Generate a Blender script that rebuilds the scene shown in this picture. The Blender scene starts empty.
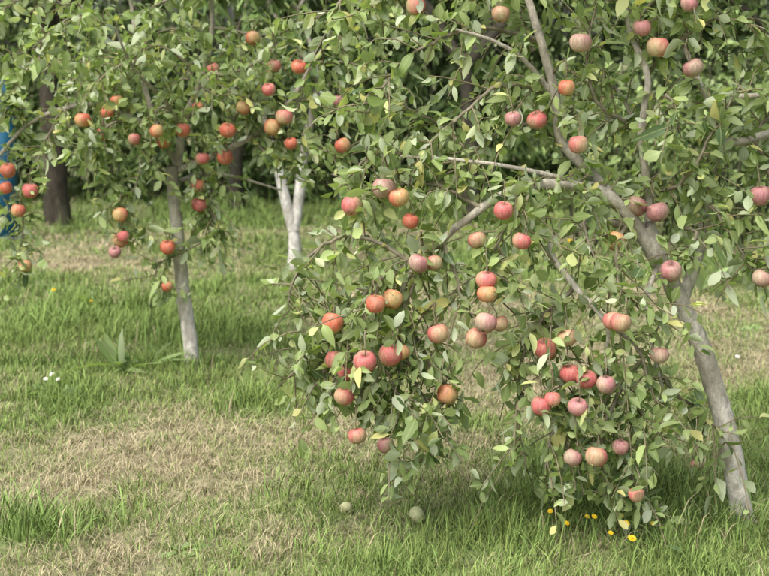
import bpy, math, numpy as np
from mathutils import Vector
rng = np.random.default_rng(11)
scene = bpy.context.scene

# ------------------------------------------------------------------ helpers
def nrm(a):
    a = np.asarray(a, float)
    return a / np.maximum(np.linalg.norm(a, axis=-1, keepdims=True), 1e-9)

def vnoise(x, y, s, seed=0.0):
    x = np.asarray(x, float) / s; y = np.asarray(y, float) / s
    i = np.floor(x); j = np.floor(y); fx = x - i; fy = y - j
    fx = fx*fx*(3-2*fx); fy = fy*fy*(3-2*fy)
    def h(a, b):
        v = np.sin(a*127.1 + b*311.7 + seed*17.3) * 43758.5453
        return v - np.floor(v)
    return (h(i, j)*(1-fx)+h(i+1, j)*fx)*(1-fy) + (h(i, j+1)*(1-fx)+h(i+1, j+1)*fx)*fy

def gz(x, y):
    return 0.07*(vnoise(x, y, 1.7, 1)-0.5) + 0.025*(vnoise(x, y, 0.4, 2)-0.5)

class Geo:
    def __init__(s):
        s.v = []; s.q = []; s.t = []; s.c = []; s.a = []; s.n = 0
    def add(s, V, Q=None, T=None, C=(1, 1, 1), A=0.0):
        V = np.asarray(V, float).reshape(-1, 3); m = len(V)
        s.v.append(V)
        if Q is not None and len(Q): s.q.append(np.asarray(Q, int) + s.n)
        if T is not None and len(T): s.t.append(np.asarray(T, int) + s.n)
        C = np.asarray(C, float)
        s.c.append(np.broadcast_to(C, (m, 3)).copy() if C.ndim == 1 else C)
        s.a.append(np.broadcast_to(np.asarray(A, float), (m,)).copy())
        s.n += m
    def build(s, name, mat, parent=None, smooth=True):
        V = np.concatenate(s.v)
        Q = np.concatenate(s.q) if s.q else np.zeros((0, 4), int)
        T = np.concatenate(s.t) if s.t else np.zeros((0, 3), int)
        me = bpy.data.meshes.new(name)
        me.vertices.add(len(V)); me.vertices.foreach_set('co', V.astype(np.float32).ravel())
        L = np.concatenate([Q.ravel(), T.ravel()])
        me.loops.add(len(L)); me.loops.foreach_set('vertex_index', L.astype(np.int32))
        st = np.concatenate([np.arange(len(Q))*4, len(Q)*4 + np.arange(len(T))*3])
        me.polygons.add(len(st)); me.polygons.foreach_set('loop_start', st.astype(np.int32))
        me.update(calc_edges=True)
        if smooth:
            me.polygons.foreach_set('use_smooth', np.ones(len(st), bool))
        col = np.ones((len(V), 4), np.float32); col[:, :3] = np.concatenate(s.c)
        at = me.attributes.new('Col', 'FLOAT_COLOR', 'POINT'); at.data.foreach_set('color', col.ravel())
        aa = me.attributes.new('mid', 'FLOAT', 'POINT'); aa.data.foreach_set('value', np.concatenate(s.a).astype(np.float32))
        me.materials.append(mat)
        ob = bpy.data.objects.new(name, me); scene.collection.objects.link(ob)
        if parent: ob.parent = parent
        return ob

def empty(name):
    e = bpy.data.objects.new(name, None); e.empty_display_size = 0.3
    scene.collection.objects.link(e); return e

def smooth_line(pts, rad, sub=5):
    pts = np.asarray(pts, float); rad = np.asarray(rad, float)
    n = len(pts)
    if n < 3: sub = 2
    P = np.vstack([2*pts[0]-pts[1], pts, 2*pts[-1]-pts[-2]])
    out = []; ro = []
    for i in range(n-1):
        p0, p1, p2, p3 = P[i], P[i+1], P[i+2], P[i+3]
        for k in range(sub):
            t = k/sub
            out.append(0.5*((2*p1)+(-p0+p2)*t+(2*p0-5*p1+4*p2-p3)*t*t+(-p0+3*p1-3*p2+p3)*t**3))
            ro.append(rad[i]*(1-t)+rad[i+1]*t)
    out.append(pts[-1]); ro.append(rad[-1])
    return np.array(out), np.array(ro)

def tube(geo, pts, rad, seg=8, col=(0.3, 0.28, 0.25), lump=0.0):
    pts = np.asarray(pts, float); n = len(pts)
    tan = np.gradient(pts, axis=0); tan = nrm(tan)
    ref = np.array([0.31, 0.9, 0.2]) if abs(tan[0][1]) < 0.8 else np.array([1.0, 0.1, 0.2])
    a = nrm(np.cross(tan, ref)); b = np.cross(tan, a)
    th = np.arange(seg)*2*math.pi/seg
    R = np.asarray(rad, float)[:, None]*np.ones((1, seg))
    if lump: R = R*(1 + lump*rng.normal(size=R.shape))
    V = pts[:, None, :] + R[:, :, None]*(np.cos(th)[None, :, None]*a[:, None, :] + np.sin(th)[None, :, None]*b[:, None, :])
    i = np.arange(n-1)[:, None]*seg; j = np.arange(seg)[None, :]; j2 = (j+1) % seg
    Q = np.stack([i+j, i+j2, i+seg+j2, i+seg+j], -1).reshape(-1, 4)
    C = np.asarray(col, float)
    if C.ndim == 2: C = np.repeat(C, seg, axis=0)
    geo.add(V.reshape(-1, 3), Q, C=C)

# leaf templates : across(-1..1), along(0..1)
LT = dict(
    full=(np.array([0, -.1, 0, .1, -.74, 0, .74, -1, 0, 1, -.68, 0, .68, 0]),
          np.array([0, .14, .14, .14, .33, .33, .33, .56, .56, .56, .82, .82, .82, 1.0]),
          [(1, 2, 5, 4), (2, 3, 6, 5), (4, 5, 8, 7), (5, 6, 9, 8), (7, 8, 11, 10), (8, 9, 12, 11)],
          [(0, 2, 1), (0, 3, 2), (10, 11, 13), (11, 12, 13)]),
    simple=(np.array([0, -1, 0, 1, 0]), np.array([0, .45, .5, .45, 1.0]), [],
            [(0, 2, 1), (0, 3, 2), (1, 2, 4), (2, 3, 4)]))

class Leaves:
    def __init__(s): s.P = []; s.D = []; s.N = []; s.L = []
    def put(s, P, D, N, L): s.P.append(P); s.D.append(D); s.N.append(N); s.L.append(L)
    def mesh(s, geo, kind, ratio, colA, colB, odd=None, oddp=0.05, fold=0.25, curl=0.35):
        P = np.concatenate(s.P); D = nrm(np.concatenate(s.D)); N = np.concatenate(s.N); L = np.concatenate(s.L)
        n = len(P); N = nrm(N - D*np.sum(N*D, 1, keepdims=True)); S = np.cross(D, N)
        x, t, q, tr = LT[kind]; m = len(x)
        W = L*ratio*0.5*rng.uniform(0.7, 1.2, n)
        fo = rng.normal(fold, 0.34, n); cu = rng.normal(curl, 0.45, n); tw = rng.normal(0, 0.5, n)
        X = W[:, None]*x[None]; Y = L[:, None]*t[None]
        wav = rng.normal(0, 0.14, (n, m))*W[:, None]*np.abs(x)[None]
        Z = fo[:, None]*np.abs(X) - cu[:, None]*(t[None]**2)*L[:, None] + tw[:, None]*X*t[None] + wav
        V = P[:, None]+S[:, None]*X[..., None]+D[:, None]*Y[..., None]+N[:, None]*Z[..., None]
        k = rng.random((n, 1)); c = np.asarray(colA)*(1-k)+np.asarray(colB)*k
        c = c*rng.uniform(0.7, 1.3, (n, 1))
        if odd is not None:
            mk = rng.random(n) < oddp
            o = np.asarray(odd); c[mk] = o[rng.integers(0, len(o), mk.sum())]*rng.uniform(.8, 1.2, (mk.sum(), 1))
        off = np.arange(n)[:, None, None]*m
        Q = (np.asarray(q)[None]+off).reshape(-1, 4) if len(q) else None
        T = (np.asarray(tr)[None]+off).reshape(-1, 3)
        geo.add(V.reshape(-1, 3), Q, T, np.repeat(c, m, axis=0), np.tile(np.abs(x), n))

def twig_leaves(lv, pts, n, L0, droop=0.4, flat=0.8, start=0.05):
    pts = np.asarray(pts, float); k = len(pts)
    t = np.clip(start + (1-start)*(np.arange(n)+rng.random(n))/n, 0, 1)*(k-1)
    i = np.minimum(t.astype(int), k-2); f = (t-i)[:, None]
    pos = pts[i]*(1-f)+pts[i+1]*f; tan = nrm(pts[i+1]-pts[i])
    r = rng.normal(size=(n, 3)); r = nrm(r - tan*np.sum(r*tan, 1, keepdims=True))
    D = nrm(tan*rng.uniform(.1, .9, (n, 1)) + r*1.0 + np.array([0, 0, -droop])*rng.uniform(0, 1.8, (n, 1)))
    N = np.array([0, -.15, flat]) + rng.normal(size=(n, 3))*0.65 + r*0.25
    lv.put(pos, D, N, L0*rng.uniform(.45, 1.2, n))

# ------------------------------------------------------------------ materials
def new_mat(name):
    m = bpy.data.materials.new(name); m.use_nodes = True
    nt = m.node_tree; nt.nodes.clear()
    return m, nt, nt.nodes, nt.links

def leaf_mat(name, rough=0.42, under=(0.50, 0.56, 0.40), undermix=0.65, transl=0.3, spec=0.45):
    m, nt, N, L = new_mat(name)
    out = N.new('ShaderNodeOutputMaterial'); at = N.new('ShaderNodeAttribute'); at.attribute_name = 'Col'
    mid = N.new('ShaderNodeAttribute'); mid.attribute_name = 'mid'
    geo = N.new('ShaderNodeNewGeometry')
    mr = N.new('ShaderNodeMapRange'); mr.inputs[1].default_value = 0.02; mr.inputs[2].default_value = 0.14
    mr.inputs[3].default_value = 0.4; mr.inputs[4].default_value = 0.0
    L.new(mid.outputs['Fac'], mr.inputs[0])
    mx0 = N.new('ShaderNodeMixRGB'); mx0.inputs[2].default_value = (0.48, 0.53, 0.27, 1)
    L.new(mr.outputs[0], mx0.inputs[0]); L.new(at.outputs['Color'], mx0.inputs[1])
    fm = N.new('ShaderNodeMath'); fm.operation = 'MULTIPLY'; fm.inputs[1].default_value = undermix
    L.new(geo.outputs['Backfacing'], fm.inputs[0])
    mx = N.new('ShaderNodeMixRGB'); mx.inputs[2].default_value = (*under, 1)
    L.new(fm.outputs[0], mx.inputs[0]); L.new(mx0.outputs[0], mx.inputs[1])
    p = N.new('ShaderNodeBsdfPrincipled'); p.inputs['Roughness'].default_value = rough
    p.inputs['Specular IOR Level'].default_value = spec
    L.new(mx.outputs[0], p.inputs['Base Color'])
    if transl:
        tr = N.new('ShaderNodeBsdfTranslucent')
        tcx = N.new('ShaderNodeMixRGB'); tcx.blend_type = 'MULTIPLY'; tcx.inputs[0].default_value = 1
        tcx.inputs[2].default_value = (1.6, 1.8, 0.7, 1); L.new(mx0.outputs[0], tcx.inputs[1])
        L.new(tcx.outputs[0], tr.inputs['Color'])
        ms = N.new('ShaderNodeMixShader'); ms.inputs[0].default_value = transl
        L.new(p.outputs[0], ms.inputs[1]); L.new(tr.outputs[0], ms.inputs[2]); L.new(ms.outputs[0], out.inputs[0])
    else: L.new(p.outputs[0], out.inputs[0])
    return m

def bark_mat(name, bump=0.9, scale=34, patch=(.30, .27, .19)):
    m, nt, N, L = new_mat(name)
    out = N.new('ShaderNodeOutputMaterial'); at = N.new('ShaderNodeAttribute'); at.attribute_name = 'Col'
    tc = N.new('ShaderNodeTexCoord'); mp = N.new('ShaderNodeMapping'); mp.inputs['Scale'].default_value = (1, 1, 0.5)
    L.new(tc.outputs['Object'], mp.inputs[0])
    n1 = N.new('ShaderNodeTexNoise'); n1.inputs['Scale'].default_value = scale; n1.inputs['Detail'].default_value = 7; n1.inputs['Roughness'].default_value = .75
    n2 = N.new('ShaderNodeTexNoise'); n2.inputs['Scale'].default_value = scale*0.35; n2.inputs['Detail'].default_value = 5
    L.new(mp.outputs[0], n1.inputs['Vector']); L.new(mp.outputs[0], n2.inputs['Vector'])
    r1 = N.new('ShaderNodeMapRange'); r1.inputs[1].default_value = .32; r1.inputs[2].default_value = .66; r1.inputs[3].default_value = .42; r1.inputs[4].default_value = 1.22
    L.new(n1.outputs['Fac'], r1.inputs[0])
    mul = N.new('ShaderNodeMixRGB'); mul.blend_type = 'MULTIPLY'; mul.inputs[0].default_value = 1
    L.new(at.outputs['Color'], mul.inputs[1]); L.new(r1.outputs[0], mul.inputs[2])
    r2 = N.new('ShaderNodeMapRange'); r2.inputs[1].default_value = .52; r2.inputs[2].default_value = .62; r2.inputs[3].default_value = 0; r2.inputs[4].default_value = .6
    L.new(n2.outputs['Fac'], r2.inputs[0])
    mx = N.new('ShaderNodeMixRGB'); mx.inputs[2].default_value = (*patch, 1)
    L.new(r2.outputs[0], mx.inputs[0]); L.new(mul.outputs[0], mx.inputs[1])
    p = N.new('ShaderNodeBsdfPrincipled'); p.inputs['Roughness'].default_value = .85
    p.inputs['Specular IOR Level'].default_value = .2
    bp = N.new('ShaderNodeBump'); bp.inputs['Strength'].default_value = bump; bp.inputs['Distance'].default_value = .015
    L.new(n1.outputs['Fac'], bp.inputs['Height']); L.new(bp.outputs[0], p.inputs['Normal'])
    L.new(mx.outputs[0], p.inputs['Base Color']); L.new(p.outputs[0], out.inputs[0])
    return m

def attr_mat(name, rough=.6, spec=.3, noise=0.0, nscale=40, transl=0.0, bump=0.0, plain=False):
    m, nt, N, L = new_mat(name)
    out = N.new('ShaderNodeOutputMaterial'); at = N.new('ShaderNodeAttribute'); at.attribute_name = 'Col'
    if plain:
        p = N.new('ShaderNodeBsdfDiffuse'); L.new(at.outputs['Color'], p.inputs['Color']); L.new(p.outputs[0], out.inputs[0]); return m
    p = N.new('ShaderNodeBsdfPrincipled'); p.inputs['Roughness'].default_value = rough
    p.inputs['Specular IOR Level'].default_value = spec
    src = at.outputs['Color']
    if noise:
        tc = N.new('ShaderNodeTexCoord'); ns = N.new('ShaderNodeTexNoise'); ns.inputs['Scale'].default_value = nscale
        ns.inputs['Detail'].default_value = 6; L.new(tc.outputs['Object'], ns.inputs['Vector'])
        mr = N.new('ShaderNodeMapRange'); mr.inputs[1].default_value = .3; mr.inputs[2].default_value = .7
        mr.inputs[3].default_value = 1-noise; mr.inputs[4].default_value = 1+noise
        L.new(ns.outputs['Fac'], mr.inputs[0])
        mul = N.new('ShaderNodeMixRGB'); mul.blend_type = 'MULTIPLY'; mul.inputs[0].default_value = 1
        L.new(at.outputs['Color'], mul.inputs[1]); L.new(mr.outputs[0], mul.inputs[2]); src = mul.outputs[0]
        if bump:
            bp = N.new('ShaderNodeBump'); bp.inputs['Strength'].default_value = bump; bp.inputs['Distance'].default_value = .02
            L.new(ns.outputs['Fac'], bp.inputs['Height']); L.new(bp.outputs[0], p.inputs['Normal'])
    L.new(src, p.inputs['Base Color'])
    if transl:
        tr = N.new('ShaderNodeBsdfTranslucent'); L.new(src, tr.inputs['Color'])
        ms = N.new('ShaderNodeMixShader'); ms.inputs[0].default_value = transl
        L.new(p.outputs[0], ms.inputs[1]); L.new(tr.outputs[0], ms.inputs[2]); L.new(ms.outputs[0], out.inputs[0])
    else:
        L.new(p.outputs[0], out.inputs[0])
    return m

M_leaf = leaf_mat('apple_leaf', rough=.48, transl=.30, spec=.4)
M_bgleaf = leaf_mat('shrub_leaf', rough=.45, under=(.22, .30, .12), undermix=.4, transl=0, spec=.35)
M_bark = bark_mat('apple_bark')
M_dark = bark_mat('dark_bark', .8, 18, (.16, .15, .10))
M_white = bark_mat('whitewashed_bark', .9, 26, (.34, .32, .26))
M_grass = attr_mat('grass_blades', plain=True)
M_ground = attr_mat('ground_soil_and_thatch', .95, .1, .45, 22, bump=.6)
M_flower = attr_mat('flower_petals', .6, .2, .1, 60, transl=.2)
M_blue = attr_mat('blue_paint', .5, .3, .25, 9)

m, nt, N, L = new_mat('apple_skin'); M_apple = m
out = N.new('ShaderNodeOutputMaterial'); at = N.new('ShaderNodeAttribute'); at.attribute_name = 'Col'
tc = N.new('ShaderNodeTexCoord')
ns = N.new('ShaderNodeTexNoise'); ns.inputs['Scale'].default_value = 45; ns.inputs['Detail'].default_value = 7; ns.inputs['Roughness'].default_value = .65
L.new(tc.outputs['Object'], ns.inputs['Vector'])
mr = N.new('ShaderNodeMapRange'); mr.inputs[1].default_value = .45; mr.inputs[2].default_value = .75; mr.inputs[3].default_value = 0; mr.inputs[4].default_value = .5
L.new(ns.outputs['Fac'], mr.inputs[0])
mul = N.new('ShaderNodeMixRGB'); mul.inputs[2].default_value = (.52, .40, .26, 1)
L.new(mr.outputs[0], mul.inputs[0]); L.new(at.outputs['Color'], mul.inputs[1])
mps = N.new('ShaderNodeMapping'); mps.inputs['Scale'].default_value = (1, 1, .18); L.new(tc.outputs['Object'], mps.inputs[0])
n3 = N.new('ShaderNodeTexNoise'); n3.inputs['Scale'].default_value = 170; n3.inputs['Detail'].default_value = 3; L.new(mps.outputs[0], n3.inputs['Vector'])
r3 = N.new('ShaderNodeMapRange'); r3.inputs[1].default_value = .35; r3.inputs[2].default_value = .65; r3.inputs[3].default_value = .8; r3.inputs[4].default_value = 1.16
L.new(n3.outputs['Fac'], r3.inputs[0])
st = N.new('ShaderNodeMixRGB'); st.blend_type = 'MULTIPLY'; st.inputs[0].default_value = 1; L.new(mul.outputs[0], st.inputs[1]); L.new(r3.outputs[0], st.inputs[2])
vo = N.new('ShaderNodeTexVoronoi'); vo.inputs['Scale'].default_value = 190; L.new(tc.outputs['Object'], vo.inputs['Vector'])
r2 = N.new('ShaderNodeMapRange'); r2.inputs[1].default_value = .1; r2.inputs[2].default_value = .24; r2.inputs[3].default_value = .45; r2.inputs[4].default_value = 0
L.new(vo.outputs['Distance'], r2.inputs[0])
mx = N.new('ShaderNodeMixRGB'); mx.inputs[2].default_value = (.64, .48, .36, 1)
L.new(r2.outputs[0], mx.inputs[0]); L.new(st.outputs[0], mx.inputs[1])
p = N.new('ShaderNodeBsdfPrincipled'); p.inputs['Roughness'].default_value = .5; p.inputs['Specular IOR Level'].default_value = .35
L.new(mx.outputs[0], p.inputs['Base Color']); L.new(p.outputs[0], out.inputs[0])

# ------------------------------------------------------------------ apples
def apple(geo, c, R, palette=0, tilt=None):
    ns_, nr = 24, 16
    ph = np.linspace(0.03, math.pi-0.03, nr)
    r = np.sin(ph)**0.95*(1+.06*np.cos(ph)); z = np.cos(ph)*0.95
    z = z - .26*np.exp(-(ph/.36)**2) + .14*np.exp(-((math.pi-ph)/.32)**2)
    th = np.arange(ns_)*2*math.pi/ns_
    lob = 1+.03*np.cos(5*th+rng.random()*6)[None]*(1-np.cos(ph))[:, None]*.5+.04*np.cos(th+rng.random()*6)[None]
    V = np.stack([r[:, None]*np.cos(th)[None]*lob, r[:, None]*np.sin(th)[None]*lob, z[:, None]*np.ones((1, ns_))], -1).reshape(-1, 3)
    V *= np.array([1, 1, rng.uniform(.9, 1.08)])
    i = np.arange(nr-1)[:, None]*ns_; j = np.arange(ns_)[None]; j2 = (j+1) % ns_
    Q = np.stack([i+j, i+ns_+j, i+ns_+j2, i+j2], -1).reshape(-1, 4)
    bl = nrm(np.array([rng.normal(), -0.8+rng.normal()*.5, .5]))
    u = nrm(V)@bl + .4*(vnoise(np.arctan2(V[:, 1], V[:, 0])*3, V[:, 2], .5, rng.random()*50)-.5)
    streak = (vnoise(np.arctan2(V[:, 1], V[:, 0])*9, V[:, 2]*.6, 1, rng.random()*50)-.5)*.4
    k = np.clip(.82+.6*u+streak, 0, 1)[:, None]
    if palette == 0:    # orange red
        red = np.array([.57, .14, .085]); yel = np.array([.54, .45, .19])
    elif palette == 1:  # dusty pink red
        red = np.array([.53, .135, .13]); yel = np.array([.47, .43, .23])
    elif palette == 2:  # greyish purple bloom
        red = np.array([.44, .19, .195]); yel = np.array([.44, .38, .26])
    else:               # fallen, pale green
        red = np.array([.50, .50, .27]); yel = np.array([.44, .50, .25])
    C = (red*k+yel*(1-k))*rng.uniform(.82, 1.15)
    C[:ns_*2] *= .55
    a = rng.uniform(0, 6.28); tl = rng.uniform(0, .6) if tilt is None else tilt
    ca, sa = math.cos(tl), math.sin(tl); cb, sb = math.cos(a), math.sin(a)
    M = np.array([[cb, -sb, 0], [sb, cb, 0], [0, 0, 1]])@np.array([[1, 0, 0], [0, ca, -sa], [0, sa, ca]])
    V = V@M.T
    geo.add(V*R+c, Q, C=C)
    up = M@np.array([0, 0, 1.0])
    s0 = c+up*R*.6; s1 = c+up*R*1.0; s2 = s1+np.array([0, 0, R*.4])
    tube(geo, [s0, s1, s2], [.0016, .0014, .0018], 5, (.12, .09, .05))
    b0 = c-up*R*.76; tube(geo, [b0, b0-up*R*.1], [.006, .003], 6, (.08, .06, .03))
    return s2

# ------------------------------------------------------------------ orchard tree from a measured limb plan
def bark_col(z):
    k = np.clip((z-0.25)/1.1, 0, 1)[:, None]
    return np.array([.84, .79, .70])*(1-k)+np.array([.50, .46, .38])*k

EYE = 1.6
def orchard_tree(name, base, unit, foot, limbs, leafy, apples, leafL, step, nleaf, colA, colB, odd, applepal, appleR):
    root = empty(name); root.location = base
    D0 = base[1]
    def loc(p):
        # drawing units -> metres; parts that reach forward of the trunk are measured larger, so reduce them to true size
        w = p[2] if len(p) > 2 else 0
        z = EYE-(EYE-p[1]*unit)*(1-w/D0)
        reach = (D0-w)*.987+(EYE-z)*.1607
        return np.array([(foot+p[0])*reach/1400-base[0], -w, z])
    wood = Geo(); lv = Leaves(); samp = []
    for pts, r0, r1 in limbs:
        P = [loc(p) for p in pts]; n = len(P)
        R = np.linspace(r0, r1, n)
        P, R = smooth_line(P, R, 7)
        P = P + np.cumsum(rng.normal(0, .0016, P.shape), 0)*np.linspace(0, 1, len(P))[:, None]
        if pts[0][1] < 0:
            R[:4] *= np.array([1.5, 1.28, 1.12, 1.05])
        tube(wood, P, R, 14, bark_col(P[:, 2]), .045)
        for q, rr in zip(P[3:], R[3:]):
            if rr < .022: samp.append(q)
    for pts in leafy:
        P = [loc(p) for p in pts]
        P, R = smooth_line(P, np.linspace(.008, .0025, len(P)), 6)
        P = P + np.cumsum(rng.normal(0, .004, P.shape), 0)
        tube(wood, P, R, 6, (.34, .30, .22), .03)
        seg = np.linalg.norm(np.diff(P, axis=0), axis=1).sum(); n = max(3, int(seg/step))
        twig_leaves(lv, P, int(n*1.3), leafL, .35)
        for k in range(n):
            t = (k+rng.random())/n*(len(P)-1); i = min(int(t), len(P)-2); s = P[i]*(1-(t-i))+P[i+1]*(t-i)
            tan = nrm(P[i+1]-P[i]); d = rng.normal(size=3); d = nrm(d-tan*(d@tan))
            d = nrm(d+tan*.6+np.array([0, -.15, .15])); Lt = rng.uniform(.04, .24)
            g = np.array([0, 0, -1.])*Lt*rng.uniform(-.1, .6)
            T = np.array([s, s+d*Lt*.4+g*.1, s+d*Lt*.75+g*.45, s+d*Lt+g])
            if (T[-1][2]) < .04: T[:, 2] = s[2]+np.linspace(0, .03, 4)
            tube(wood, T, [.003, .0025, .002, .0015], 4, (.30, .26, .16))
            twig_leaves(lv, T, max(3, int(nleaf*(.4+Lt/.2))), leafL, .3)
        samp.extend(list(P))
    for q in samp[:]:
        if rng.random() < .22:
            d = nrm(rng.normal(size=3)+np.array([0, -.2, .3])); T = np.array([q, q+d*.03, q+d*.07])
            tube(wood, T, [.003, .003, .002], 4, (.30, .26, .16)); twig_leaves(lv, T, 6, leafL, .3, start=.4)
    S = np.array(samp); ag = Geo()
    for (u, v) in apples:
        g0 = loc((u, v, .12))
        d = (S[:, 0]-g0[0])**2+(S[:, 2]-g0[2]-.05)**2+.03*(S[:, 1]+.3)**2
        q = S[np.argmin(d)]
        c = loc((u, v, -q[1]+rng.uniform(.05, .16))); R = appleR*rng.uniform(.78, 1.14)
        s2 = apple(ag, c, R, rng.choice([0, 1, 2], p=applepal))
        up = q if q[2] > s2[2]+.01 else s2+np.array([0, .03, .05])
        mid = (s2+up)/2+rng.normal(0, .008, 3)
        tube(wood, [s2, mid, up], [.0018, .0025, .003], 5, (.26, .22, .14))
        if up is not q: tube(wood, [up, (up+q)/2+[0, 0, .01], q], [.003, .003, .003], 5, (.26, .22, .14))
        twig_leaves(lv, np.array([s2+[0, 0, .005], mid+[0, 0, .01], up+[0, .02, .0]]), 6, leafL, .1, start=.25)
    lg = Geo(); lv.mesh(lg, 'full', .52, colA, colB, odd, .24)
    wood.build('trunk_and_limbs', M_bark, root); lg.build('leaves', M_leaf, root); ag.build('apples', M_apple, root)
    return root

colA = (.185, .26, .085); colB = (.34, .42, .175)
odd = [(.52, .56, .25), (.55, .52, .21), (.48, .54, .37), (.46, .52, .38), (.08, .13, .05)]

# --- the near apple tree on the right (local drawing units, 3.42 mm each, measured from foot of trunk)
R_limbs = [
 ([(0, -8, 0), (-4, 30, 0), (-13, 82, 0), (-25, 128, 0), (-42, 178, .02), (-62, 220, .03), (-84, 262, .05), (-100, 300, .05)], .041, .027),
 ([(-84, 262, .05), (-112, 308, .09), (-145, 336, .12), (-185, 342, .16), (-225, 338, .2), (-262, 320, .2), (-300, 290, .22), (-332, 260, .22), (-350, 222, .22)], .025, .007),
 ([(-112, 308, .09), (-150, 350, .08), (-182, 385, .08), (-190, 430, .08), (-206, 482, .08), (-222, 530, .05), (-236, 590, .0), (-240, 680, .05)], .021, .008),
 ([(-92, 285, .05), (-95, 335, .0), (-102, 390, .05), (-96, 445, .05), (-115, 490, .0), (-122, 560, -.1), (-118, 680, -.1)], .016, .006),
 ([(-62, 220, .03), (-42, 280, -.05), (-32, 335, -.05), (-20, 375, .05), (14, 383, .05), (60, 400, -.1), (120, 430, -.1)], .022, .010),
 ([(-20, 375, .05), (-30, 414, .05), (-48, 452, .05), (-70, 520, -.1), (-60, 640, -.15)], .013, .006),
 ([(-35, 405, .05), (-10, 425, .1), (30, 432, .1), (80, 470, .1)], .012, .006),
 ([(-100, 300, .05), (-150, 302, .12), (-192, 280, .2), (-168, 240, .24), (-135, 200, .26), (-138, 160, .2), (-148, 120, .18)], .015, .005),
 ([(-84, 262, .05), (-95, 230, .12), (-92, 190, .15), (-82, 150, .15), (-70, 110, .15)], .009, .004),
 ([(-145, 336, .12), (-190, 350, .15), (-260, 362, .2), (-340, 368, .15)], .010, .004),
 ([(-190, 430, .08), (-230, 470, .12), (-290, 490, .15)], .010, .004),
]
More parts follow.
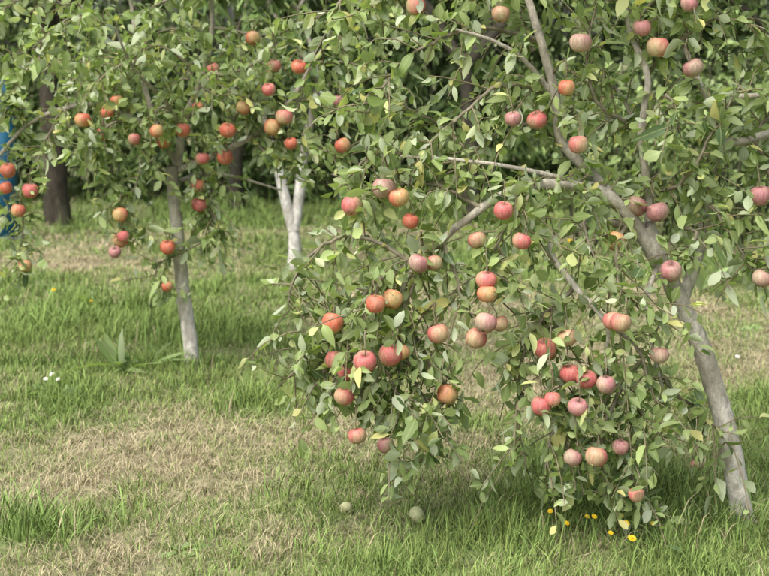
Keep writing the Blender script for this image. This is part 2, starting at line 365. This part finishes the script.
R_leafy = [
 [(-300, 290, .22), (-330, 240, .22), (-345, 195, .22), (-335, 150, .2), (-318, 110, .2), (-312, 58, .2)],
 [(-332, 262, .22), (-370, 240, .2), (-395, 205, .2), (-398, 165, .2), (-385, 125, .2), (-370, 100, .2)],
 [(-350, 225, .22), (-395, 222, .2), (-425, 195, .18), (-440, 165, .18), (-472, 130, .18)],
 [(-332, 262, .22), (-375, 290, .2), (-415, 282, .18), (-445, 245, .15), (-450, 215, .15)],
 [(-262, 320, .2), (-310, 342, .15), (-355, 335, .12), (-388, 310, .12)],
 [(-300, 290, .22), (-288, 245, .25), (-275, 215, .28)],
 [(-310, 280, .1), (-340, 225, .05), (-370, 180, 0), (-375, 130, .05)],
 [(-225, 338, .2), (-245, 290, .22), (-255, 250, .24)],
 [(-335, 200, .22), (-318, 165, .22), (-300, 130, .25), (-298, 80, .25)],
 [(-390, 215, .2), (-415, 160, .2), (-405, 120, .2)],
 [(-360, 250, .3), (-380, 200, .3), (-360, 150, .3), (-345, 110, .3)],
 [(-340, 160, .2), (-350, 120, .2), (-345, 80, .2)], [(-400, 190, .15), (-430, 150, .1), (-425, 120, .1)],
 [(-206, 482, 0), (-260, 500, .05), (-310, 480, .1), (-350, 440, .1), (-370, 400, .1)],
 [(-190, 428, 0), (-240, 440, .1), (-285, 415, .15), (-320, 380, .18), (-345, 345, .2)],
 [(-222, 525, 0), (-280, 560, 0), (-340, 540, 0), (-375, 500, 0)],
 [(-182, 385, 0), (-225, 395, .1), (-262, 370, .15), (-275, 340, .18)],
 [(-96, 445, -.1), (-60, 480, 0), (-20, 500, .05), (30, 490, .1)],
 [(-102, 390, -.1), (-145, 420, 0), (-160, 470, .0), (-150, 530, .05)],
 [(-102, 400, -.1), (-75, 430, .1), (-60, 400, .15)],
 [(-20, 375, -.1), (-50, 345, .05), (-30, 310, .1), (0, 275, .12), (15, 245, .12)],
 [(14, 383, -.1), (30, 350, 0), (35, 300, .05), (28, 265, .05)],
 [(-115, 490, -.1), (-80, 530, 0), (-30, 545, .1)],
 [(-95, 335, -.05), (-62, 352, .1), (-38, 395, .15), (-10, 440, .15)],
 [(-145, 336, .12), (-160, 300, .2), (-150, 262, .25)],
 [(-112, 308, .09), (-130, 270, .2), (-120, 235, .25), (-95, 215, .25)],
 [(-62, 300, .03), (-45, 290, .12), (-60, 262, .12)],
 [(-190, 350, .1), (-215, 320, .2), (-215, 280, .25)],
 [(-168, 240, .16), (-195, 210, .2), (-212, 165, .2), (-218, 110, .2), (-212, 55, .2)],
 [(-138, 160, .18), (-165, 130, .2), (-178, 80, .2), (-168, 22, .2)],
 [(-165, 130, .18), (-190, 90, .22), (-195, 45, .24)],
 [(-148, 120, .18), (-132, 80, .2), (-108, 40, .2), (-95, 10, .2)],
 [(-135, 200, .18), (-110, 185, .22), (-90, 145, .22), (-78, 90, .22)],
 [(-82, 150, .15), (-60, 120, .15), (-35, 95, .15), (-15, 72, .12)],
 [(-150, 150, .2), (-120, 140, .22), (-98, 110, .22), (-90, 60, .22)],
 [(-120, 140, .22), (-135, 100, .3), (-140, 50, .3), (-130, 20, .3)],
 [(-180, 200, .15), (-215, 185, .15), (-225, 150, .15)],
 [(-236, 590, 0), (-300, 620, 0), (-350, 590, .1)], [(-118, 620, -.1), (-60, 660, 0), (0, 620, .1)],
 [(-240, 650, 0), (-200, 700, .2), (-160, 640, .3)], [(60, 400, -.1), (100, 350, 0), (120, 280, 0)],
 [(-118, 600, 0), (-170, 620, .3), (-190, 560, .4)], [(-60, 600, -.1), (0, 640, -.4), (50, 600, -.6)],
 [(-260, 362, .1), (-300, 400, 0), (-340, 420, -.05)],
 [(-340, 368, .1), (-375, 360, .1), (-400, 330, .1)],
 [(-222, 540, 0), (-170, 540, -.1), (-150, 500, -.2)],
 [(-206, 470, 0), (-235, 520, -.2), (-290, 520, -.3)],
 [(-150, 350, .05), (-200, 330, -.3), (-260, 300, -.5)],
 [(-102, 390, -.1), (-130, 440, -.4), (-200, 430, -.6)],
 [(14, 383, -.1), (40, 440, -.1), (30, 500, 0)],
 [(-340, 540, 0), (-400, 520, 0), (-430, 470, 0)],
 [(-70, 520, -.1), (-20, 560, 0), (30, 550, .1)],
]
R_apples = [(-176,435),(-229,405),(-205,404),(-359,337),(-344,328),(-391,320),(-332,305),(-239,315),(-265,286),(-308,263),(-256,246),(-255,232),
 (-197,176),(-257,203),(-242,202),(-266,187),(-367,222),(-350,227),(-352,170),(-342,173),(-377,163),(-398,128),(-407,165),(-396,153),(-295,130),
 (-357,77),(-385,87),(-173,151),(-201,118),(-190,125),(-137,140),(-122,75),(-147,65),(-170,64),(-106,25),(-71,255),(-83,170),(-130,205),(-122,203),
 (-165,117),(-242,505),(-162,478),(-101,492),(-85,474),(-49,454),(-53,515),(-272,525),(-327,513),(-221,285),(-175,188),(-107,320),(-85,314),(-164,380),
 (19,248),(18,330),(-324,263),(-410,203),(-304,192),(-127,285),(-156,145),(-150,560),(-200,590),(40,420),(-300,570),(-20,590)]
orchard_tree('apple_tree', (1.249, 4.684, float(gz(1.249, 4.684))), .00342, 358, R_limbs, R_leafy, R_apples, .057, .028, 6.2, colA, colB, odd, [.28, .47, .25], .033)

# --- the apple tree on the left, farther away (5.13 mm units)
L_limbs = [
 ([(0, -6, 0), (-3, 30, 0), (-8, 75, 0), (-11, 120, 0), (-14, 165, 0), (-15, 205, 0)], .041, .030),
 ([(-15, 205, 0), (-35, 238, .05), (-60, 252, .1), (-95, 266, .15), (-130, 262, .2), (-165, 245, .2), (-195, 212, .2)], .020, .008),
 ([(-15, 205, 0), (-8, 250, .0), (10, 292, -.05), (20, 340, -.1), (15, 400, -.1), (20, 470, -.1)], .022, .008),
 ([(-15, 200, 0), (20, 215, .1), (60, 235, .15), (95, 268, .15), (120, 308, .15), (150, 345, .1)], .018, .007),
 ([(-14, 190, 0), (15, 198, -.1), (50, 192, -.2), (90, 180, -.2)], .012, .005),
 ([(-35, 238, .05), (-50, 290, .0), (-60, 350, -.1), (-72, 430, -.1)], .016, .007),
 ([(-10, 240, 0), (-30, 270, .3), (-60, 300, .5), (-80, 340, .6)], .012, .005),
]
L_leafy = [
 [(-130, 262, .2), (-148, 225, .2), (-162, 180, .2), (-168, 135, .2), (-164, 105, .2)],
 [(-195, 215, .2), (-208, 180, .2), (-200, 135, .2)],
 [(-95, 266, .15), (-85, 220, .2), (-76, 175, .2), (-72, 130, .2)],
 [(-60, 250, .1), (-100, 300, .1), (-150, 320, .1), (-205, 300, .1)],
 [(-50, 290, 0), (-95, 340, 0), (-150, 370, 0), (-200, 360, 0)],
 [(10, 200, 0), (16, 172, .1), (14, 135, .1), (-30, 110, .15), (-32, 88, .15)],
 [(-5, 190, 0), (22, 160, .1), (38, 115, .1)],
 [(60, 235, .15), (100, 225, .2), (140, 215, .2), (160, 190, .2)],
 [(95, 268, .15), (140, 272, .1), (178, 245, .1), (200, 225, .1)],
 [(120, 308, .15), (168, 305, .1), (205, 275, .1)],
 [(20, 340, -.1), (80, 335, 0), (130, 355, 0), (190, 340, 0)],
 [(10, 292, 0), (50, 300, .15), (85, 325, .2)],
 [(-60, 350, -.1), (-20, 372, 0), (30, 385, 0)],
 [(10, 292, 0), (-35, 320, .1), (-80, 300, .2), (-110, 285, .2)],
 [(-35, 238, .05), (-55, 220, .15), (-60, 190, .2), (-75, 165, .2)],
 [(20, 215, .1), (45, 255, .2), (60, 285, .25)],
 [(-10, 245, 0), (-30, 262, .2), (-45, 245, .25)],
 [(-165, 245, .2), (-185, 270, .2), (-215, 260, .2)],
 [(20, 380, -.1), (60, 400, 0), (110, 410, 0), (150, 390, 0)],
 [(-72, 400, -.1), (-120, 420, 0), (-170, 410, 0)],
 [(20, 450, 0), (-20, 480, .1), (-50, 450, .2)], [(20, 450, 0), (70, 470, 0), (110, 440, .1)],
 [(10, 292, -.1), (40, 320, -.4), (90, 300, -.7)], [(-50, 290, 0), (-90, 300, -.4), (-130, 280, -.6)],
 [(20, 400, -.1), (0, 430, .4), (-40, 400, .7)], [(150, 345, .1), (190, 380, .1), (215, 350, .1)],
 [(-60, 250, .1), (-90, 240, .3), (-120, 215, .4)],
 [(-80, 340, .6), (-120, 350, .7), (-160, 320, .7)],
 [(-30, 270, .3), (-10, 290, .4), (25, 270, .45)],
 [(-130, 262, .2), (-120, 235, .3), (-100, 215, .3)], [(10, 292, 0), (40, 275, .2), (70, 262, .25)],
 [(-150, 320, .1), (-175, 290, .2), (-190, 250, .2)], [(-60, 300, .4), (-40, 330, .4), (0, 340, .4)], [(60, 235, .15), (80, 210, .2), (105, 195, .2)],
]
L_apples = [(-86,257),(-76,269),(-36,239),(-29,228),(5,262),(50,262),(76,280),(81,303),(106,302),(145,269),(98,227),(91,253),(32,213),(9,212),(5,185),(6,166),
 (-25,123),(-26,83),(-73,156),(-73,130),(-78,118),(-187,183),(-168,104),(-175,160),(150,225),(34,240),(79,243),(-59,231),(-90,236),(-10,240),(-70,134),(-163,180),(-110,250),
 (-185,200),(60,330),(20,300)]
orchard_tree('apple_tree', (-1.001, 7.16, float(gz(-1.001, 7.16))), .00513, -191.5, L_limbs, L_leafy, L_apples, .064, .028, 6, colA, colB, odd, [.6, .36, .04], .038)

# ------------------------------------------------------------------ background trees
def grow_tree(name, base, trunk_h, trunk_r, levels, L1, leafL, nleaf, cA, cB, seed, barkc, whitewash=0, fork=3, droop=.4, lean=(0, 0), spread0=1.0):
    root = empty(name); root.location = (base[0], base[1], float(gz(base[0], base[1])))
    wood = Geo(); lv = Leaves()
    def rec(p, d, ln, r, lev):
        pts = [p]; k = 5
        for i in range(k):
            d = nrm(d+rng.normal(0, .12 if lev else .04, 3)*(.5 if whitewash and lev == 1 else 1)+np.array([0, 0, .05 if lev < levels else -.10])); pts.append(pts[-1]+d*ln/k)
        P, R = smooth_line(pts, np.linspace(r, r*.62, len(pts)), 3)
        c = np.tile(np.array(barkc), (len(P), 1))
        if whitewash: c[P[:, 2] < whitewash] = (.72, .70, .64)
        tube(wood, P, R, 9 if lev < 2 else 5, c, .04)
        if lev >= levels:
            twig_leaves(lv, P, nleaf, leafL, droop); return
        nb = fork+ (rng.random() < .5) if lev else fork
        for j in range(nb):
            q = pts[-1] if j < 2 or lev == 0 else pts[rng.integers(2, k)]
            a = (rng.random()*6.28+j*2.1) if (lev or spread0 == 1.0) else (math.pi*j+.3)
            side = np.array([math.cos(a), math.sin(a), 0])*(spread0 if lev == 0 else 1)
            nd = nrm(d*.7+side*rng.uniform(.5, 1.0)+np.array([0, 0, .15]))
            rec(q, nd, L1*(.72**lev)*rng.uniform(.75, 1.2), r*(.7 if lev == 0 else .58), lev+1)
        if lev > 1: twig_leaves(lv, P, nleaf//3, leafL, droop)
    rec(np.array([0, 0, -.05]), nrm(np.array([lean[0], lean[1], 1.0])), trunk_h, trunk_r, 0)
    lg = Geo(); lv.mesh(lg, 'simple', .5, cA, cB, None)
    wood.build('trunk_and_limbs', M_white if whitewash else M_dark, root); lg.build('leaves', M_bgleaf, root)

dA = (.06, .12, .03); dB = (.17, .265, .07)
grow_tree('cherry_tree', (-.70, 10.8), .36, .066, 4, 1.0, .14, 34, dA, (.18, .29, .08), 1, (.30, .27, .22), whitewash=.85, fork=2, droop=.9, spread0=.2)
grow_tree('walnut_tree', (-3.25, 13.9), 1.9, .14, 4, 1.8, .15, 22, dA, dB, 2, (.07, .06, .045), fork=3, droop=.6, lean=(-.06, 0))
grow_tree('walnut_tree', (.9, 14.2), 1.6, .10, 4, 1.7, .15, 24, dA, dB, 3, (.06, .055, .04), fork=3, droop=.6)
grow_tree('walnut_tree', (-1.6, 15.0), 1.5, .09, 4, 1.6, .15, 24, dA, dB, 4, (.06, .055, .04), fork=3, droop=.7)
grow_tree('walnut_tree', (4.0, 13.6), 1.4, .11, 4, 1.7, .15, 22, dA, dB, 4, (.06, .055, .04), fork=3, droop=.6)

# ------------------------------------------------------------------ hedge and shrubs made of arching leafy stems
def thicket(name, boxes, leafL, cA, cB, nl=60):
    root = empty(name); wood = Geo(); lv = Leaves()
    for (x0, x1, y0, y1, h0, h1, n) in boxes:
        for i in range(n):
            x = rng.uniform(x0, x1); y = rng.uniform(y0, y1)
            h = rng.uniform(h0, h1)*(0.75+.5*vnoise(x, y, 1.3, 9)); a = rng.random()*6.28
            out = np.array([math.cos(a), math.sin(a)*.7-.25, 0])*h*rng.uniform(.1, .5)
            z0 = float(gz(x, y)); s = np.array([x, y, z0-.03])
            P, R = smooth_line([s, s+[0, 0, h*.4]+out*.3, s+[0, 0, h*.75]+out*.6, s+[0, 0, h*.95]+out, s+[0, 0, h*.8]+out*1.5], [.012, .009, .007, .005, .002], 3)
            P += np.cumsum(rng.normal(0, .02, P.shape), 0)
            tube(wood, P, R, 4, (.04, .045, .022))
            for k in range(8):
                t = rng.uniform(.3, len(P)-1.01); j = int(t); q = P[j]
                dd = nrm(rng.normal(size=3)+[0, -.3, 0]); Lt = rng.uniform(.15, .5)*min(1, h/2)
                T = np.array([q, q+dd*Lt*.5+[0, 0, .02], q+dd*Lt+[0, 0, -Lt*.3]])
                tube(wood, T, [.004, .003, .002], 3, (.05, .05, .025)); twig_leaves(lv, T, nl//8, leafL, .7)
            twig_leaves(lv, P, nl//3, leafL, .7, start=.0)
    lg = Geo(); lv.mesh(lg, 'simple', .52, cA, cB, None)
    wood.build('stems', M_dark, root); lg.build('leaves', M_bgleaf, root)

thicket('hedge', [(-8, -3.9, 16.2, 18.0, 2.5, 4.2, 110), (-3.2, 8, 16.2, 18.0, 2.6, 4.4, 320), (-8, 8, 15.4, 16.6, .4, 1.9, 240)], .15, (.06, .12, .03), (.17, .26, .07), nl=66)
thicket('shrub', [(1.7, 6.0, 11.2, 13.2, .8, 2.0, 100)], .085, (.10, .165, .05), (.24, .33, .10), nl=64)
thicket('distant_trees', [(-22, 22, 30, 34, 4.5, 8, 240)], .42, (.17, .24, .10), (.32, .40, .17), nl=64)

# ------------------------------------------------------------------ ground and grass
zones = [(-1.7, 8.2, 1.5, 1.3, .50), (-1.1, 5.75, .9, .6, -.36), (0.0, 5.2, .8, .9, -.20), (1.05, 4.7, .6, .7, .42), (1.7, 8.0, 1.6, 1.6, -.34),
         (-1.22, 4.6, .2, .16, .9), (0.2, 9.0, 1.2, 1.6, -.16), (-.8, 13.0, 2.5, .35, -.55), (-1.5, 6.4, .5, .2, .3), (0, 15, 6, 1.5, .3)]
def green(x, y):
    g = .55 + .6*(vnoise(x, y, .9, 3)-.5)+.65*(vnoise(x, y, .3, 4)-.5)+.25*(vnoise(x, y, .12, 8)-.5)
    for cx, cy, sx, sy, a in zones:
        g = g + a*np.exp(-((x-cx)/sx)**2-((y-cy)/sy)**2)
    return np.clip(g, 0.05, 1)
lush = np.array([.175, .265, .078]); dry = np.array([.46, .40, .25])

def axis(lo, hi, step, far):
    mid = np.arange(lo, hi+1e-6, step); o = np.array([.5, 1.2, 2.5, 5, 10, 20, 40, 80, 160, 320, far])
    return np.concatenate([(lo-o)[::-1], mid, hi+o])
xs = axis(-9, 9, .1, 700); ys = axis(1, 22, .1, 700)
X, Y = np.meshgrid(xs, ys); G = green(X, Y)
V = np.stack([X, Y, gz(X, Y)], -1).reshape(-1, 3); nx = len(xs); ny = len(ys)
i = np.arange(ny-1)[:, None]*nx; j = np.arange(nx-1)[None]
Q = np.stack([i+j, i+j+1, i+nx+j+1, i+nx+j], -1).reshape(-1, 4)
g = G.reshape(-1, 1); C = (lush*g*.8 + dry*.62*(1-g))*.85
gg = Geo(); gg.add(V, Q, C=C); gg.build('ground', M_ground)

def grass(name, bands):
    geo = Geo()
    for (y0, y1, n, wid, hs) in bands:
        nt_ = n//8
        ty = rng.uniform(y0, y1, nt_); tx = rng.uniform(-1, 1, nt_)*(.30*ty+.9)
        tg = green(tx, ty); tone = rng.uniform(.75, 1.25, nt_); th_ = rng.uniform(.6, 1.4, nt_)
        k = rng.integers(0, nt_, n)
        x = tx[k]+rng.normal(0, .026, n); y = ty[k]+rng.normal(0, .026, n)
        g = tg[k]; isg = rng.random(n) < np.clip(g*1.15+.08, 0, 1)
        tall = vnoise(x, y, .5, 6)
        h = np.where(isg, (.024+.055*g**1.5)*(.5+1.0*tall), .042)*rng.uniform(.5, 1.5, n)*hs*th_[k]
        h = np.where(rng.random(n) < .025, h*1.9, h)
        a = rng.random(n)*6.283; lean = np.where(isg, rng.uniform(.1, 1.0, n), rng.uniform(.5, 1.6, n))
        ld = np.stack([np.cos(a), np.sin(a), np.zeros(n)], -1)
        b = a+1.57+rng.normal(0, .5, n); sd = np.stack([np.cos(b), np.sin(b), np.zeros(n)], -1)
        w = wid*rng.uniform(.6, 1.3, n)*np.where(isg, 1, .75)
        p0 = np.stack([x, y, gz(x, y)-.004], -1)
        up = np.array([0, 0, 1.])
        pm = p0+up*(h*.6)[:, None]*(1/(1+.4*lean))[:, None]+ld*(h*lean*.35)[:, None]
        pt = p0+up*(h*(1-.35*np.minimum(lean, 1.4)))[:, None]+ld*(h*lean)[:, None]
        s = sd*w[:, None]*.5
        V = np.stack([p0-s, p0+s, pm-s*.8, pm+s*.8, pt], 1)
        cg = lush*(rng.uniform(.65, 1.45, (n, 1))*tone[k][:, None]) + np.array([.11, .08, .03])*rng.random((n, 1))*(1-g[:, None]*.5)
        cd = dry*rng.uniform(.5, 1.35, (n, 1))
        c = np.where(isg[:, None], cg, cd)
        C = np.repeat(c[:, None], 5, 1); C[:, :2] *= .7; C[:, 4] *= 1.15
        o = np.arange(n)[:, None]*5
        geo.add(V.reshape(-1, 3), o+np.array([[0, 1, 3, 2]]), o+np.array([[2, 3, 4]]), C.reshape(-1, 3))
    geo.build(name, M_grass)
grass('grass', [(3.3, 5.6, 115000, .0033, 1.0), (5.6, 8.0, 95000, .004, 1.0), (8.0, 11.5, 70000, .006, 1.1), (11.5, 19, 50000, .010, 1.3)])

tg_ = Geo()
tufts = [(-1.23, 4.62, 90, .17), (-1.05, 4.5, 40, .14), (-1.33, 4.75, 50, .15), (1.20, 4.62, 60, .13), (.95, 4.35, 60, .16), (.75, 4.45, 40, .12), (1.32, 4.4, 60, .15), (-.95, 7.1, 40, .12), (.5, 4.4, 30, .1), (-1.9, 8.3, 50, .16), (-1.3, 7.8, 40, .14), (1.1, 5.2, 40, .12), (-.3, 4.4, 25, .1), (1.55, 5.3, 40, .14)]
for i in range(150):
    yy = rng.uniform(4.2, 11); xx = rng.uniform(-1, 1)*(.3*yy+.5)
    if green(xx, yy) > .5: tufts.append((xx, yy, 20, rng.uniform(.06, .14)))
for (cx, cy, n, h) in tufts:
    for k in range(n):
        x = cx+rng.normal(0, .06); y = cy+rng.normal(0, .06); a = rng.random()*6.28; hh = h*rng.uniform(.5, 1.2); le = rng.uniform(.1, .9)*hh
        p = np.array([x, y, float(gz(x, y))-.003]); d = np.array([math.cos(a), math.sin(a), 0]); s = np.array([-math.sin(a), math.cos(a), 0])*.002*rng.uniform(.7, 1.4)
        pts = [p, p+[0, 0, hh*.45]+d*le*.2, p+[0, 0, hh*.8]+d*le*.6, p+[0, 0, hh*.9]+d*le*1.1]
        V = [pts[0]-s, pts[0]+s, pts[1]-s, pts[1]+s, pts[2]-s*.8, pts[2]+s*.8, pts[3]]
        c = np.array([.20, .30, .09])*rng.uniform(.7, 1.4) if rng.random() < .85 else dry*rng.uniform(.7, 1.0)
        tg_.add(V, [(0, 1, 3, 2), (2, 3, 5, 4)], [(4, 5, 6)], c)
tg_.build('grass_tufts', M_grass)

def weed(x, y, n, L_, cA=(.19, .28, .10), cB=(.28, .38, .15), upd=.5, name='weed_plant', ratio=.24):
    lv = Leaves(); a = rng.random(n)*6.28
    D = np.stack([np.cos(a), np.sin(a), rng.uniform(.15, 1.0, n)*upd*1.4], -1)
    P = np.tile([x, y, float(gz(x, y))], (n, 1))+rng.normal(0, .015, (n, 3))*[1, 1, 0]
    Nn = np.tile([0, 0, 1.], (n, 1))+rng.normal(0, .35, (n, 3)); lv.put(P, D, Nn, L_*rng.uniform(.45, 1.2, n))
    ge = Geo(); lv.mesh(ge, 'full', ratio, cA, cB, None, curl=.5); return ge.build(name, M_leaf)
weed(-1.33, 7.0, 20, .21, upd=1.3, ratio=.18); weed(-1.22, 7.08, 14, .17, upd=1.5, ratio=.18); weed(-1.42, 7.12, 12, .14, upd=1.3, ratio=.2); weed(-1.58, 6.5, 14, .13, upd=.8); weed(-1.5, 6.42, 12, .13, upd=.8)
weed(.35, 4.5, 8, .09); weed(-1.95, 9.2, 12, .2); weed(2.2, 9.6, 14, .3, upd=1.6); weed(2.45, 9.9, 14, .35, upd=2); weed(1.9, 10.2, 14, .35, upd=2)
for k in range(20):
    yy = rng.uniform(4.3, 9); xx = rng.uniform(-1, 1)*.27*yy
    weed(xx, yy, 8, rng.uniform(.05, .09), upd=.4, ratio=.4)

def flower(name, x, y, h, r, petal, centre, n=12):
    g = Geo(); z = float(gz(x, y)); top = np.array([x+rng.normal(0, .01), y+rng.normal(0, .01), z+h])
    tube(g, [[x, y, z-.01], (np.array([x, y, z])+top)/2+[.004, 0, 0], top], [.0014, .0012, .0012], 5, (.12, .18, .05))
    tilt = nrm(np.array([rng.normal(0, .25), -.55, 1])); a0 = nrm(np.cross(tilt, [1, 0, 0])); b0 = np.cross(tilt, a0)
    for ring, (rr, up) in enumerate([(1, .15), (.7, .4), (.4, .6)]):
        for k in range(n):
            a = 6.283*(k+ring*.4)/n; d = a0*math.cos(a)+b0*math.sin(a); s = np.cross(tilt, d)*r*rr*2.4/n
            e = top+d*r*rr+tilt*r*up*.6
            g.add([top, top+d*r*rr*.6-s+tilt*r*up*.4, e-s*.5, e+s*.5, top+d*r*rr*.6+s+tilt*r*up*.4], [(1, 2, 3, 4)], [(0, 1, 4)], np.array(petal)*rng.uniform(.85, 1.1))
    tube(g, [top, top+tilt*r*.3, top+tilt*r*.42], [r*.28, r*.24, r*.02], 8, centre)
    g.build(name, M_flower)
Yc = (.80, .58, .03)
for (x, y, h, r) in [(.56, 4.5, .10, .010), (.60, 4.40, .09, .010), (.67, 4.40, .11, .010), (.665, 4.44, .10, .009), (.775, 4.40, .11, .010), (.80, 4.33, .10, .015), (.80, 4.25, .10, .014),
                  (.85, 4.42, .11, .009), (.87, 4.36, .10, .009), (-2.5, 10.1, .09, .016), (-2.2, 9.2, .09, .016), (1.9, 12.4, .3, .03), (1.55, 11.6, .12, .025), (.72, 4.3, .09, .009), (2.7, 7.4, .1, .012), (-1.9, 8.9, .08, .012)]:
    flower('yellow_wildflower', x, y, h, r, Yc, (.7, .42, .02))
for (x, y, h, r) in [(-1.57, 6.5, .10, .013), (-1.545, 6.46, .09, .012), (-1.59, 6.44, .10, .012), (1.87, 7.2, .09, .014)]:
    flower('white_wildflower', x, y, h, r, (.8, .8, .76), (.75, .72, .5), 10)

for (x, y, R, pal) in [(.113, 4.66, .032, 3), (-.135, 4.74, .024, 3), (1.21, 5.25, .028, 1)]:
    g = Geo(); apple(g, np.array([x, y, float(gz(x, y))+R*.9]), R, pal, tilt=1.2); g.build('fallen_apple', M_apple)

def box(g, c, s, col, bev=.004):
    c = np.array(c, float); s = np.array(s, float)/2
    pts = []
    for z, k in [(-1, 0), (-1, 1), (1, 1), (1, 0)]:
        ex = s-(bev if k == 0 else 0)
        zz = z*(s[2]-(0 if k == 0 else bev))
        for sx, sy in [(-1, -1), (1, -1), (1, 1), (-1, 1)]: pts.append(c+[sx*ex[0], sy*ex[1], zz])
    Q = [(3, 2, 1, 0), (12, 13, 14, 15)]
    for r in range(3):
        for k in range(4): Q.append((r*4+k, r*4+(k+1) % 4, r*4+4+(k+1) % 4, r*4+4+k))
    g.add(pts, Q, C=col)
def fence_post(x, y, h, w):
    g = Geo(); z = float(gz(x, y)); b = (.012, .09, .16)
    box(g, (x, y, z+.01), (w*1.8, w*1.8, .03), (.10, .10, .10)); box(g, (x, y, z+h/2+.02), (w, w, h), b)
    box(g, (x, y, z+h+.035), (w*1.15, w*1.15, .03), b)
    for k in (.35, .75): box(g, (x, y-w*.55, z+h*k), (w*.7, .02, .06), (.02, .10, .18))
    g.build('blue_fence_post', M_blue, smooth=False)
fence_post(-3.38, 12.5, 1.42, .17)

# ------------------------------------------------------------------ camera, light, sky
cam = bpy.data.cameras.new('camera'); co = bpy.data.objects.new('camera', cam); scene.collection.objects.link(co)
co.location = (0, 0, 1.6); co.rotation_euler = (math.radians(90-9.25), 0, 0)
cam.sensor_width = 36; cam.lens = 65.5; cam.clip_end = 3000; cam.clip_start = .05
cam.dof.use_dof = True; cam.dof.focus_distance = 4.75; cam.dof.aperture_fstop = 4.5
scene.camera = co
sun = bpy.data.lights.new('sun', 'SUN'); so = bpy.data.objects.new('sun', sun); scene.collection.objects.link(so)
sun.energy = 5.0; sun.angle = math.radians(60); sun.color = (1, .975, .94)
sd = Vector((-.42, -.55, 1.0)).normalized()
so.rotation_euler = sd.to_track_quat('Z', 'Y').to_euler()
w = bpy.data.worlds.new('World'); scene.world = w; w.use_nodes = True
nt = w.node_tree; bg = nt.nodes['Background']; sky = nt.nodes.new('ShaderNodeTexSky'); sky.sky_type = 'NISHITA'
sky.sun_disc = False; sky.sun_elevation = math.asin(sd.z); sky.sun_rotation = math.atan2(sd.x, sd.y); sky.dust_density = 5.0; sky.air_density = 1.0; sky.ozone_density = .7
nt.links.new(sky.outputs[0], bg.inputs[0]); bg.inputs[1].default_value = .15
scene.view_settings.view_transform = 'Standard'; scene.view_settings.look = 'None'; scene.view_settings.exposure = 0
